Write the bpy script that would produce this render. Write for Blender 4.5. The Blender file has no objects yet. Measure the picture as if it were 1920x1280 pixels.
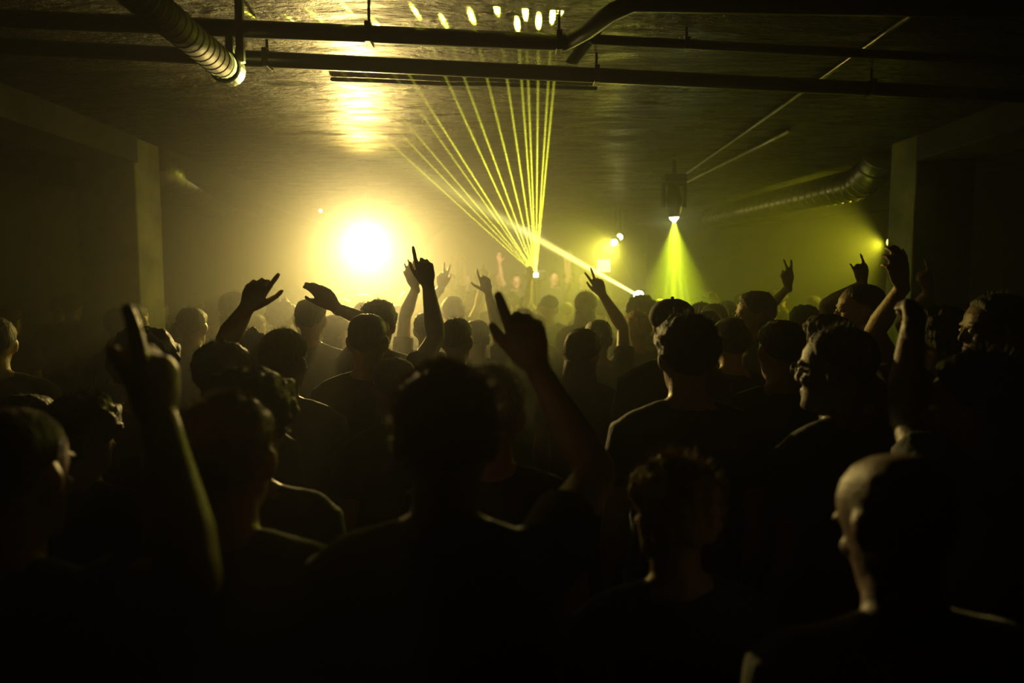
import bpy, bmesh, math, random
from mathutils import Vector, Matrix, noise
random.seed(7)
sc = bpy.context.scene
COL = sc.collection
R = math.radians

# ------------------------------------------------------------------ camera, world, exposure
F = 1280.0
HORIZON = 540.0
PITCH = math.atan((640 - HORIZON) / F)
CZ = 1.85
cam = bpy.data.cameras.new('camera')
camo = bpy.data.objects.new('camera', cam)
COL.objects.link(camo)
camo.location = (0, 0, CZ)
camo.rotation_euler = (math.pi / 2 - PITCH, 0, 0)
cam.lens = 24
cam.sensor_width = 36
cam.clip_start = 0.05
cam.dof.use_dof = True
cam.dof.focus_distance = 3.1
cam.dof.aperture_fstop = 1.7
sc.camera = camo
world = bpy.data.worlds.new('night')
sc.world = world
world.use_nodes = True
world.node_tree.nodes['Background'].inputs[0].default_value = (0, 0, 0, 1)
world.node_tree.nodes['Background'].inputs[1].default_value = 0.0
HAZE_DENSITY = 0.072
HAZE_ANISO = 0.6
wnt = world.node_tree                      # theatrical haze: thick by the stage, thinning out towards the back of the room
vsn = wnt.nodes.new('ShaderNodeVolumeScatter')
vsn.inputs['Color'].default_value = (1, 1, 1, 1)
vsn.inputs['Anisotropy'].default_value = HAZE_ANISO
geo_ = wnt.nodes.new('ShaderNodeNewGeometry')
sep_ = wnt.nodes.new('ShaderNodeSeparateXYZ')
wnt.links.new(geo_.outputs['Position'], sep_.inputs[0])
mr_ = wnt.nodes.new('ShaderNodeMapRange')
mr_.interpolation_type = 'SMOOTHSTEP'
mr_.inputs['From Min'].default_value = 2.6
mr_.inputs['From Max'].default_value = 5.2
mr_.inputs['To Min'].default_value = 0.004
mr_.inputs['To Max'].default_value = HAZE_DENSITY
wnt.links.new(sep_.outputs['Y'], mr_.inputs['Value'])
wnt.links.new(mr_.outputs[0], vsn.inputs['Density'])
wnt.links.new(vsn.outputs[0], wnt.nodes['World Output'].inputs['Volume'])
world.cycles.volume_step_size = 1.2
vs = sc.view_settings
vs.view_transform = 'Standard'
vs.look = 'None'
vs.gamma = 1.0
vs.use_curve_mapping = False
vs.exposure = -0.55
sc.cycles.volume_bounces = 1
sc.cycles.max_bounces = 5
sc.cycles.caustics_reflective = False
sc.cycles.caustics_refractive = False


def at(px, py, y):
    """point on the sight line of a picture position, at world depth y"""
    dx = (px - 960) / F
    dy = (640 - py) / F
    c, s = math.cos(PITCH), math.sin(PITCH)
    v = Vector((dx, c + dy * s, -s + dy * c))
    return Vector((0, 0, CZ)) + v * (y / v.y)


CEIL = 2.95
SAT_GREEN = (0.64, 0.80, 0.02)
WARM = (1.0, 0.70, 0.14)
OLIVE = (0.95, 0.86, 0.08)

# ------------------------------------------------------------------ tunable light levels
P_BLINDER = 45.0
P_BLINDER_SPOT = 66.0
P_LASER = 0.32
P_BEAM = 2.1
P_MOVER = 20.0
P_WALLWASH = 26.0
P_PILLAR = 130.0


def light(name, kind, p, e, c, tgt=None, **k):
    l = bpy.data.lights.new(name, kind)
    l.energy = e
    l.color = c
    for a, b in k.items():
        setattr(l, a, b)
    o = bpy.data.objects.new(name, l)
    COL.objects.link(o)
    o.location = p
    if tgt is not None:
        o.rotation_euler = (Vector(tgt) - Vector(p)).to_track_quat('-Z', 'Y').to_euler()
    return o


BLINDER = at(685, 450, 7.6)
LASER = at(1005, 516, 9.4)
BEAM = at(1197, 554, 6.6)
MOVER = at(1263, 400, 6.0)

# ------------------------------------------------------------------ materials


def nodes(m):
    m.use_nodes = True
    nt = m.node_tree
    return nt, nt.nodes['Principled BSDF'], nt.nodes['Material Output']


def mat(name, col, rough=0.7, metal=0.0, var=0.25, scale=9.0, bump=0.0, bscale=40.0, stretch=(1, 1, 1), spec=0.5, sheen=0.0):
    m = bpy.data.materials.new(name)
    nt, p, out = nodes(m)
    p.inputs['Roughness'].default_value = rough
    p.inputs['Metallic'].default_value = metal
    p.inputs['Specular IOR Level'].default_value = spec
    p.inputs['Sheen Weight'].default_value = sheen
    tc = nt.nodes.new('ShaderNodeTexCoord')
    mp = nt.nodes.new('ShaderNodeMapping')
    mp.inputs['Scale'].default_value = stretch
    nt.links.new(tc.outputs['Object'], mp.inputs['Vector'])
    nz = nt.nodes.new('ShaderNodeTexNoise')
    nz.inputs['Scale'].default_value = scale
    nz.inputs['Detail'].default_value = 4
    nt.links.new(mp.outputs[0], nz.inputs['Vector'])
    rp = nt.nodes.new('ShaderNodeValToRGB')
    rp.color_ramp.elements[0].position = 0.3
    rp.color_ramp.elements[1].position = 0.7
    rp.color_ramp.elements[0].color = (*[c * (1 - var) for c in col], 1)
    rp.color_ramp.elements[1].color = (*[min(1, c * (1 + var)) for c in col], 1)
    nt.links.new(nz.outputs[0], rp.inputs[0])
    nt.links.new(rp.outputs[0], p.inputs['Base Color'])
    if bump:
        n2 = nt.nodes.new('ShaderNodeTexNoise')
        n2.inputs['Scale'].default_value = bscale
        n2.inputs['Detail'].default_value = 5
        nt.links.new(mp.outputs[0], n2.inputs['Vector'])
        b = nt.nodes.new('ShaderNodeBump')
        b.inputs['Strength'].default_value = bump
        b.inputs['Distance'].default_value = 0.02
        nt.links.new(n2.outputs[0], b.inputs['Height'])
        nt.links.new(b.outputs[0], p.inputs['Normal'])
    return m


def emit(name, col, strength):
    m = bpy.data.materials.new(name)
    nt, p, out = nodes(m)
    p.inputs['Base Color'].default_value = (*col, 1)
    p.inputs['Emission Color'].default_value = (*col, 1)
    p.inputs['Emission Strength'].default_value = strength
    m.cycles.emission_sampling = 'NONE'
    return m


M_SKIN = mat('skin', (0.32, 0.20, 0.14), 0.5, var=0.12, scale=14, bump=0.15, bscale=120)
M_SKIN2 = mat('skin_deep', (0.11, 0.065, 0.042), 0.55, var=0.12, scale=14, bump=0.15, bscale=120)  # darker skin copy: shade on the right-hand people put into the colour
M_HAIR = mat('dark_hair', (0.03, 0.021, 0.014), 0.62, spec=.3, var=0.5, scale=60, bump=0.6, bscale=90, stretch=(1, 1, .25))
M_BLOND = mat('fair_hair', (0.34, 0.23, 0.10), 0.6, spec=.3, var=0.4, scale=60, bump=0.6, bscale=90, stretch=(1, 1, .25))
M_BROWN = mat('brown_hair', (0.15, 0.095, 0.045), 0.6, spec=.3, var=.5, scale=60, bump=.6, bscale=90, stretch=(1, 1, .25))
M_SHIRTS = [mat('black_cotton', (0.018, 0.018, 0.018), 0.85, var=.2, bump=.3, bscale=30),
            mat('charcoal_cotton', (0.05, 0.05, 0.052), 0.85, var=.2, bump=.3, bscale=30),
            mat('navy_cotton', (0.02, 0.026, 0.045), 0.85, var=.2, bump=.3, bscale=30),
            mat('white_cotton', (0.45, 0.45, 0.43), 0.85, var=.1, bump=.3, bscale=30)]
M_GREY_TEE = mat('grey_jersey', (0.30, 0.30, 0.28), 0.9, var=.12, bump=.5, bscale=14, stretch=(2.5, 2.5, .6))
M_DENIM = mat('dark_denim', (0.02, 0.024, 0.035), 0.85, var=.3, bump=.2, bscale=60)
M_SHOE = mat('shoe_leather', (0.02, 0.02, 0.02), 0.5)
M_CAP = mat('cap_cloth', (0.03, 0.03, 0.03), 0.85)
M_EYE = mat('eye_white', (0.6, 0.58, 0.55), 0.2, var=.05)
M_BLACK = mat('black_metal', (0.02, 0.02, 0.021), 0.4, metal=0.0, var=.2)
M_STEEL = mat('galvanised_steel', (0.30, 0.30, 0.27), 0.33, metal=1.0, var=.3, bump=.15, bscale=25)
M_DUCT = mat('dull_duct', (0.22, 0.23, 0.18), 0.6, metal=0.0, var=.3, bump=.2, bscale=18)
M_PIPE = mat('black_painted_pipe', (0.012, 0.012, 0.012), 0.35, var=.3)
M_FLOOR = mat('dark_concrete_floor', (0.06, 0.06, 0.055), 0.6, bump=.2)
M_WALL = mat('rough_plaster', (0.055, 0.055, 0.044), 0.85, var=.35, scale=2.2, bump=.3, bscale=12)
M_CONC = mat('stained_concrete', (0.24, 0.225, 0.16), 0.8, var=.45, scale=3.0, bump=.35, bscale=16)
M_BEAM = mat('dark_painted_concrete', (0.022, 0.022, 0.018), 0.8, var=.4, bump=.3, bscale=16)
M_GRILLE = mat('speaker_grille', (0.015, 0.015, 0.015), 0.6, bump=.6, bscale=300)

# ceiling: wet looking painted slab with cross ridges
M_CEIL = bpy.data.materials.new('glossy_painted_slab')
nt, p, out = nodes(M_CEIL)
tc = nt.nodes.new('ShaderNodeTexCoord')


def noise_node(scale, stretch, detail=5, rough=.6):
    mp = nt.nodes.new('ShaderNodeMapping')
    mp.inputs['Scale'].default_value = stretch
    nt.links.new(tc.outputs['Object'], mp.inputs['Vector'])
    n = nt.nodes.new('ShaderNodeTexNoise')
    n.inputs['Scale'].default_value = scale
    n.inputs['Detail'].default_value = detail
    n.inputs['Roughness'].default_value = rough
    nt.links.new(mp.outputs[0], n.inputs['Vector'])
    return n


def ramp(src, stops):
    r = nt.nodes.new('ShaderNodeValToRGB')
    e = r.color_ramp.elements
    while len(e) < len(stops):
        e.new(0.5)
    for q, (pos, c) in zip(e, stops):
        q.position = pos
        q.color = (*c, 1)
    nt.links.new(src, r.inputs[0])
    return r


n1 = noise_node(1.3, (0.6, 1.4, 1))
r1 = ramp(n1.outputs[0], [(.3, (.008, .008, .005)), (.55, (.028, .027, .018)), (.75, (.06, .056, .04))])
nt.links.new(r1.outputs[0], p.inputs['Base Color'])
n2 = noise_node(3.5, (0.5, 2.2, 1))
r2 = ramp(n2.outputs[0], [(.36, (.16,) * 3), (.62, (.55,) * 3)])
nt.links.new(r2.outputs[0], p.inputs['Roughness'])
n3 = noise_node(4.5, (0.7, 1.9, 1), 7, .68)
n4 = noise_node(30.0, (0.6, 1.4, 1), 3, .6)
ad = nt.nodes.new('ShaderNodeMath')
ad.operation = 'MULTIPLY_ADD'
nt.links.new(n4.outputs[0], ad.inputs[0])
ad.inputs[1].default_value = 0.12
nt.links.new(n3.outputs[0], ad.inputs[2])
bp = nt.nodes.new('ShaderNodeBump')
bp.inputs['Strength'].default_value = 0.9
bp.inputs['Distance'].default_value = 0.16
nt.links.new(ad.outputs[0], bp.inputs['Height'])
nt.links.new(bp.outputs[0], p.inputs['Normal'])
p.inputs['Specular IOR Level'].default_value = 0.32

# ------------------------------------------------------------------ mesh helpers


def new_mesh(name, bm, m, smooth=True):
    me = bpy.data.meshes.new(name)
    bmesh.ops.recalc_face_normals(bm, faces=bm.faces)
    bm.to_mesh(me)
    bm.free()
    me.materials.append(m)
    if smooth:
        me.polygons.foreach_set('use_smooth', [True] * len(me.polygons))
    return me


def link(name, me, parent=None, loc=None):
    o = bpy.data.objects.new(name, me)
    COL.objects.link(o)
    if parent is not None:
        o.parent = parent
    if loc is not None:
        o.location = loc
    return o


def tag(o, label, cat, group=None):
    o['label'] = label
    o['category'] = cat
    if group:
        o['group'] = group
    return o


def struct(o):
    o['kind'] = 'structure'
    return o


def empty(name, loc, label, cat, group=None, rot=(0, 0, 0)):
    o = bpy.data.objects.new(name, None)
    o.empty_display_size = .1
    COL.objects.link(o)
    o.location = loc
    o.rotation_euler = rot
    return tag(o, label, cat, group)


def add_box(bm, lo, hi, bev=0.0, mx=None):
    g = bmesh.ops.create_cube(bm, size=1)
    vs_ = g['verts']
    for v in vs_:
        v.co = Vector([lo[i] + (v.co[i] + .5) * (hi[i] - lo[i]) for i in range(3)])
    if bev:
        ed = list({e for v in vs_ for e in v.link_edges})
        r = bmesh.ops.bevel(bm, geom=ed, offset=bev, segments=2, affect='EDGES', profile=.5)
        vs_ = list({v for f in r['faces'] for v in f.verts} | {v for v in vs_ if v.is_valid})
    if mx is not None:
        for v in vs_:
            v.co = mx @ v.co
    return vs_


def ring_loft(bm, rings, closed=True):
    """rings: list of equal-length vertex coordinate lists"""
    vr = [[bm.verts.new(c) for c in r] for r in rings]
    n = len(vr[0])
    for a, b in zip(vr, vr[1:]):
        for i in range(n):
            j = (i + 1) % n
            bm.faces.new((a[i], a[j], b[j], b[i]))
    if closed:
        bm.faces.new(list(reversed(vr[0])))
        bm.faces.new(vr[-1])
    return vr


def tube(bm, pts, rad, seg=12, ref=None, cap=True):
    """rounded tube through pts; rad = list of r or (ra, rb); ra lies along ref"""
    pts = [Vector(q) for q in pts]
    rad = [(r, r) if not isinstance(r, tuple) else r for r in rad]
    n = len(pts)
    tang = []
    for i in range(n):
        t = pts[min(i + 1, n - 1)] - pts[max(i - 1, 0)]
        tang.append(t.normalized())
    if ref is None:
        ref = Vector((1, 0, 0)) if abs(tang[0].x) < .8 else Vector((0, 1, 0))
    P, Q, T = list(pts), list(rad), list(tang)
    if cap:
        def capr(p, t, r, sgn):
            m = min(r)
            return [(p + t * sgn * m * .55, (r[0] * .82, r[1] * .82)), (p + t * sgn * m * .9, (r[0] * .42, r[1] * .42))]
        st = capr(pts[0], tang[0], rad[0], -1)
        en = capr(pts[-1], tang[-1], rad[-1], 1)
        P = [st[1][0], st[0][0]] + P + [en[0][0], en[1][0]]
        Q = [st[1][1], st[0][1]] + Q + [en[0][1], en[1][1]]
        T = [tang[0]] * 2 + T + [tang[-1]] * 2
    rings = []
    a = Vector(ref)
    for q, r, t in zip(P, Q, T):
        a = (a - t * a.dot(t))
        if a.length < 1e-5:
            a = t.orthogonal()
        a.normalize()
        b = t.cross(a)
        rings.append([q + a * math.cos(k * 2 * math.pi / seg) * r[0] + b * math.sin(k * 2 * math.pi / seg) * r[1] for k in range(seg)])
    return ring_loft(bm, rings)


def ellipsoid(bm, c, r, mx=None, seg=14):
    g = bmesh.ops.create_uvsphere(bm, u_segments=seg, v_segments=max(6, seg // 2 + 1), radius=1)
    for v in g['verts']:
        q = Vector((v.co.x * r[0], v.co.y * r[1], v.co.z * r[2]))
        if mx is not None:
            q = mx @ q
        v.co = q + Vector(c)
    return g['verts']


def disc(bm, c, axis, r, h, seg=20, r2=None):
    axis = Vector(axis).normalized()
    return tube(bm, [Vector(c), Vector(c) + axis * h], [r, r if r2 is None else r2], seg=seg, cap=False)


TMP = {}


def remesh(bm, m, voxel, adapt=0.0, smooth=3, fac=.5):
    bmesh.ops.recalc_face_normals(bm, faces=bm.faces)
    me = bpy.data.meshes.new('raw')
    bm.to_mesh(me)
    bm.free()
    o = bpy.data.objects.new('raw', me)
    COL.objects.link(o)
    r = o.modifiers.new('r', 'REMESH')
    r.mode = 'VOXEL'
    r.voxel_size = voxel
    r.adaptivity = adapt
    r.use_smooth_shade = True
    if smooth:
        s = o.modifiers.new('s', 'SMOOTH')
        s.factor = fac
        s.iterations = smooth
    dg = bpy.context.evaluated_depsgraph_get()
    out = bpy.data.meshes.new_from_object(o.evaluated_get(dg))
    out.materials.clear()
    out.materials.append(m)
    out.polygons.foreach_set('use_smooth', [True] * len(out.polygons))
    bpy.data.objects.remove(o)
    bpy.data.meshes.remove(me)
    return out


def wrinkle(me, amp, scale, seed=0.0, stretch=(1, 1, .5)):
    off = Vector((seed * 3.7, seed * 1.3, seed))
    nv = len(me.vertices)
    co = [0.0] * (3 * nv)
    no = [0.0] * (3 * nv)
    me.vertices.foreach_get('co', co)
    me.vertices.foreach_get('normal', no)
    a, b, c = (scale * q for q in stretch)
    for i in range(0, 3 * nv, 3):
        n = amp * noise.noise((co[i] * a + off[0], co[i + 1] * b + off[1], co[i + 2] * c + off[2]))
        co[i] += no[i] * n
        co[i + 1] += no[i + 1] * n
        co[i + 2] += no[i + 2] * n
    me.vertices.foreach_set('co', co)
    me.update()


# ------------------------------------------------------------------ room shell
def box_obj(name, lo, hi, m, bev=0.0, parent=None):
    bm = bmesh.new()
    add_box(bm, lo, hi, bev)
    return link(name, new_mesh(name, bm, m, smooth=False), parent)


struct(box_obj('floor', (-8.2, -2, -.12), (8.2, 12.6, 0), M_FLOOR))
struct(box_obj('ceiling', (-8.2, -2, CEIL), (8.2, 12.6, CEIL + .2), M_CEIL))
struct(box_obj('wall_back', (-4.9, 12.0, 0), (8.2, 12.2, CEIL), M_WALL))
struct(box_obj('wall_left', (-4.95, -2, 0), (-4.75, 12.0, CEIL), M_WALL))
# slanted partition on the right, running from behind the pillar to the back
bm = bmesh.new()
a, b = Vector((4.55, 7.0, 0)), Vector((2.35, 12.0, 0))
n = Vector((b.y - a.y, a.x - b.x, 0)).normalized() * .15
ring_loft(bm, [[a + Vector((0, 0, z)), b + Vector((0, 0, z)), b + n + Vector((0, 0, z)), a + n + Vector((0, 0, z))] for z in (0, CEIL)])
struct(link('wall_right', new_mesh('wall_right', bm, M_WALL, False)))
struct(box_obj('wall_right_front', (4.55, 7.0, 0), (8.2, 7.2, CEIL), M_WALL))
struct(box_obj('wall_right_side', (8.0, -2, 0), (8.2, 7.0, CEIL), M_WALL))
# downstand beams
struct(box_obj('trim_1', (-3.15, .2, CEIL - .19), (-2.72, 5.06, CEIL), M_BEAM, .01))
struct(box_obj('trim_2', (-3.15, 5.42, CEIL - .19), (-2.72, 11.9, CEIL), M_BEAM, .01))
bm = bmesh.new()
a, b = at(1668, 388, 7.55), at(1335, 420, 9.75)
d_ = (b - a)
d_.z = 0
d_.normalize()
a = a - d_ * .1
b = b + d_ * .15
n = Vector((d_.y, -d_.x, 0)) * .3
zl = CEIL - .24
ring_loft(bm, [[Vector((q.x, q.y, z)) for q in (a, b, b + n, a + n)] for z in (zl, CEIL)])
struct(link('trim_3', new_mesh('trim_3', bm, M_BEAM, False)))
struct(box_obj('trim_4', (2.9, .2, CEIL - .19), (3.33, 4.98, CEIL), M_BEAM, .01))


def pillar(name, x0, x1, y0, y1, label):
    o = box_obj(name, (x0, y0, 0), (x1, y1, CEIL), M_CONC, .012)
    struct(o)
    o['label'] = label
    return o


pillar('column_left', -3.19, -2.75, 5.06, 5.42, 'square concrete column on the left with lit inner face')
pillar('column_right', 2.9, 3.33, 4.98, 5.32, 'square stained concrete column on the right before the lit wall')

# ------------------------------------------------------------------ ceiling services


def pipe(name, pts, r, m, label, cat='pipe', group=None, clips=(), seg=14):
    bm = bmesh.new()
    tube(bm, pts, [r] * len(pts), seg=seg)
    o = tag(link(name, new_mesh(name, bm, m)), label, cat, group)
    for c, L in clips:
        bm = bmesh.new()
        c = Vector(c)
        # strap ring around the pipe with a rod to the slab
        add_box(bm, (c.x - .012, c.y - r - .006, c.z - r - .006), (c.x + .012, c.y + r + .006, c.z + r + .006), .003)
        tube(bm, [c + Vector((0, 0, r)), Vector((c.x, c.y, CEIL - .002))], [.006, .006], seg=8)
        link('hanger', new_mesh('hanger', bm, M_BLACK, False), o)
    return o


ZP = 1.0


def atz(px, py, zrel):
    """point on the sight line at the height zrel above the camera"""
    p0 = at(px, py, 1.0) - Vector((0, 0, CZ))
    return Vector((0, 0, CZ)) + p0 * (zrel / p0.z)


def mid(a, b, t):
    return a + (b - a) * t


# lower long pipe
a, b = atz(430, 108, 1.0), atz(1665, 168, 1.0)
pa, pb = mid(a, b, -.75), mid(a, b, 1.6)
pipe('ceiling_pipe', [pa, a, b, pb], .034, M_PIPE, 'lower of the two long black pipes crossing under the ceiling', group='black pipes crossing the ceiling',
     clips=[(mid(a, b, .05), 0), (mid(a, b, .52), 0), (mid(a, b, .97), 0)])
# upper pipe with an upward bend
c1 = atz(1060, 80, 1.0)
c0 = atz(640, 62, 1.0)
a0 = mid(c0, c1, -2.2)
e1, e2, e3 = atz(1105, 55, 1.0), atz(1150, 22, 1.0), atz(1190, 4, 1.0)
e4 = atz(1900, 16, 1.0)
pipe('ceiling_pipe', [a0, c0, c1, mid(c1, e1, .4) , e1, e2, e3, e4], .033, M_PIPE, 'upper long black pipe with a bend beside the laser patches', group='black pipes crossing the ceiling',
     clips=[(mid(c0, c1, .12), 0), (mid(c0, c1, .97), 0)])
a, b = atz(1112, 74, 1.03), atz(1670, 103, 1.03)
pipe('ceiling_pipe', [a, b, mid(a, b, 1.6)], .02, M_PIPE, 'thin black pipe starting right of the bent pipe', group='black pipes crossing the ceiling', clips=[(mid(a, b, .3), 0)])
# brace between the two pipes
bm = bmesh.new()
a, b = atz(1118, 55, 1.045), atz(1072, 118, .985)
tube(bm, [a, b], [(.03, .006), (.03, .006)], seg=8, ref=Vector((1, 0, 0)), cap=False)
tag(link('pipe_brace', new_mesh('pipe_brace', bm, M_BLACK, False)), 'flat dark brace slanting between the two long pipes', 'bracket')
a, b = atz(722, 152, CEIL - CZ - .012), atz(1040, 163, CEIL - CZ - .012)  # thin black tube drawn for a dark recess line in the slab
pipe('cable', [mid(a, b, -.3), a, mid(a, b, .35) + Vector((0, .015, 0)), mid(a, b, .6) - Vector((0, .012, 0)), b, mid(a, b, 1.25)], .011, M_PIPE, 'black cable clipped across the ceiling behind the long pipes', 'cable', seg=8)
# thin conduits running away from the camera
for (p0, p1, ext, r, lab) in [
    ((1750, 0), (1280, 330), 1.0, .012, 'thin shiny conduit running back along the right of the ceiling'),
    ((1480, 245), (1280, 345), 1.0, .016, 'second conduit just below the shiny one at the spotlight'),
    ((1920, 250), (1720, 313), 1.0, .016, 'reddish glinting conduit passing the right column'),
    ((1920, 190), (1700, 270), 1.0, .013, 'thin conduit above the reddish one near the right column'),
]:
    z = CEIL - CZ - r
    a, b = atz(p0[0], p0[1], z), atz(p1[0], p1[1], z)
    b2 = mid(a, b, 1.08)
    if b2.y > 8.5:
        b2 = mid(a, b, (8.5 - a.y) / (b.y - a.y))
    pipe('conduit', [a, b2], r, M_STEEL, lab, 'conduit', 'thin conduits on the right ceiling', seg=10)


def ribbed_duct(name, pts, r, pitch, rib, label, m=M_DUCT, flange=False, n_rib=None):
    """round duct body with separate raised rings"""
    bm = bmesh.new()
    tube(bm, pts, [r] * len(pts), seg=20, cap=False)
    root = tag(link(name, new_mesh(name, bm, m)), label, 'duct')
    P = [Vector(q) for q in pts]
    tot = sum((q - p_).length for p_, q in zip(P, P[1:]))
    s, i, first = pitch * .5, 0, None
    k = 0
    while s < tot and k < 120:
        acc = 0
        for p_, q in zip(P, P[1:]):
            L = (q - p_).length
            if acc + L >= s:
                c = p_ + (q - p_) * ((s - acc) / L)
                ax = (q - p_).normalized()
                break
            acc += L
        if first is None:
            bm = bmesh.new()
            tube(bm, [(0, 0, -rib * .5), (0, 0, 0), (0, 0, rib * .5)], [r * .98, r * 1.06, r * .98], seg=20, cap=False)
            first = new_mesh('ring', bm, m)
        o = link('ring', first, root, c)
        o.rotation_euler = ax.to_track_quat('Z', 'Y').to_euler()
        s += pitch
        k += 1
    return root, P


# spiral duct top left, open end with a clamp
a, b = atz(225, -40, .84), atz(425, 128, .84)
root, P = ribbed_duct('ventilation_duct', [a, mid(a, b, .5), b], .052, .045, .012, 'pale ribbed round duct hanging at the upper left of the ceiling')
ax = (b - a).normalized()
bm = bmesh.new()
tube(bm, [b - ax * .02, b + ax * .03], [.062, .062], seg=20, cap=False)
add_box(bm, (b.x + .0, b.y - .01, b.z + .05), (b.x + .03, b.y + .01, b.z + .12), .003)
add_box(bm, (b.x + .04, b.y - .012, b.z + .02), (b.x + .07, b.y + .012, CEIL - .004), .003)
link('clamp', new_mesh('clamp', bm, M_STEEL, False), root)
# duct on the right, with an elbow into the column
a, e = at(1610, 345, 6.1), at(1335, 408, 9.0)
a0 = at(1640, 318, 5.75)
ribbed_duct('ventilation_duct', [at(1655, 285, 5.62), a0, a, mid(a, e, .33), mid(a, e, .66), e], .135, .11, .024, 'large steel spiral duct slanting back along the right wall', M_STEEL)
a, e = at(300, 318, 5.45), at(412, 383, 8.0)
ribbed_duct('ventilation_duct', [a, mid(a, e, .5), e], .12, .15, .03, 'ribbed steel duct hanging behind the left column', M_STEEL)

# loudspeaker left of the left column
root = empty('loudspeaker', at(122, 352, 5.3), 'black loudspeaker hanging from the ceiling left of the left column', 'speaker', rot=(0, 0, R(-25)))
bm = bmesh.new()
add_box(bm, (-.12, -.12, 0), (.12, .12, .38), .012)
link('cabinet', new_mesh('cabinet', bm, M_BLACK, False), root)
bm = bmesh.new()
add_box(bm, (-.105, -.132, .015), (.105, -.121, .365), .004)
link('grille', new_mesh('grille', bm, M_GRILLE, False), root)
bm = bmesh.new()
add_box(bm, (-.14, -.02, .12), (-.121, .02, .40), .002)
add_box(bm, (.121, -.02, .12), (.14, .02, .40), .002)
add_box(bm, (-.14, -.02, .385), (.14, .02, .40), .002)
tube(bm, [(0, 0, .39), (0, 0, CEIL - root.location.z - .002)], [.015, .015], seg=10)
link('bracket', new_mesh('bracket', bm, M_BLACK, False), root)

# ------------------------------------------------------------------ stage lights
# the big white blinder on a drop pole
B = BLINDER
root = empty('blinder_lamp', (B.x, B.y + .14, B.z), 'blazing white blinder lamp hanging over the crowd left of centre', 'stage light')
bm = bmesh.new()
tube(bm, [(0, .06, 0), (0, .02, 0), (0, -.1, 0)], [.05, .10, .125], seg=24, cap=False)
link('housing', new_mesh('housing', bm, M_BLACK), root)
bm = bmesh.new()
tube(bm, [(0, -.112, 0), (0, -.124, 0), (0, -.132, 0)], [.112, .10, .05], seg=24, cap=False)
link('lens', new_mesh('lens', bm, emit('blinder_glow', (1, .86, .55), 9)), root)
bm = bmesh.new()
for s in (-1, 1):
    add_box(bm, (s * .145 - .008, -.03, -.02), (s * .145 + .008, .02, .2), .003)
add_box(bm, (-.153, -.03, .19), (.153, .02, .205), .003)
link('yoke', new_mesh('yoke', bm, M_BLACK, False), root)
bm = bmesh.new()
tube(bm, [(0, 0, .2), (0, 0, CEIL - B.z - .002)], [.018, .018], seg=12)
link('drop_pole', new_mesh('drop_pole', bm, M_BLACK), root)
light('blinder_light', 'SPOT', B + Vector((0, -.04, 0)), P_BLINDER, (.70, .85, .03), B + Vector((.25, -3, -2.5)), spot_size=R(112), spot_blend=1.0, shadow_soft_size=.09)
light('blinder_hot', 'AREA', B + Vector((0, -.045, 0)), 8.0, (1, .78, .52), at(730, 560, 2.5), shape='DISK', size=.10, spread=R(42))
light('blinder_core', 'AREA', B + Vector((0, -.04, 0)), P_BLINDER_SPOT, WARM, at(770, 830, 3.0), shape='DISK', size=.16, spread=R(64))


def moving_head(loc, aim, label, lens_mat, upright=False, s=1.0):
    """base, two-armed yoke, tilting head and lens"""
    root = empty('moving_head_light', loc, label, 'stage light')
    sg = -1 if upright else 1
    bm = bmesh.new()
    z0, z1 = sorted((.21 * s * sg, .30 * s * sg))
    add_box(bm, (-.12 * s, -.1 * s, z0), (.12 * s, .1 * s, z1), .012)
    link('base', new_mesh('base', bm, M_BLACK, False), root)
    bm = bmesh.new()
    for q in (-1, 1):
        z0, z1 = sorted((-.05 * s * sg, .2 * s * sg))
        add_box(bm, (q * .115 * s - .018 * s, -.04 * s, z0), (q * .115 * s + .018 * s, .04 * s, z1), .006)
    z0, z1 = sorted((.175 * s * sg, .22 * s * sg))
    add_box(bm, (-.13 * s, -.045 * s, z0), (.13 * s, .045 * s, z1), .006)
    link('yoke', new_mesh('yoke', bm, M_BLACK, False), root)
    d = (Vector(aim) - Vector(loc)).normalized()
    bm = bmesh.new()
    tube(bm, [d * -.14 * s, d * -.05 * s, d * .06 * s, d * .1 * s], [.07 * s, .09 * s, .085 * s, .075 * s], seg=18)
    link('head', new_mesh('head', bm, M_BLACK), root)
    bm = bmesh.new()
    tube(bm, [d * .15 * s, d * .172 * s, d * .188 * s], [.05 * s, .042 * s, .022 * s], seg=16, cap=True)
    link('lens', new_mesh('lens', bm, lens_mat), root)
    return root, d


aim = at(1268, 640, 6.15)
mh, d = moving_head(MOVER + Vector((0, 0, .09)), aim, 'moving head light throwing a green cone down over the crowd', emit('mover_glow', (.95, 1, .45), 120), s=.8)
bm = bmesh.new()
tube(bm, [(0, 0, .24), (0, 0, CEIL - MOVER.z - .092)], [.02, .02], seg=12)
link('drop_pole', new_mesh('drop_pole', bm, M_BLACK), mh)
src = mh.location + d * .17
for (tx, ang, e) in [(1266, 58, 8.0), (1262, 8, 1.0), (1287, 5, .6), (1238, 4, .3), (1304, 3.5, .22)]:
    light('mover_light', 'AREA', src, P_MOVER * e, SAT_GREEN, at(tx, 640, 6.1), shape='DISK', size=.03, spread=R(ang))

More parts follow.
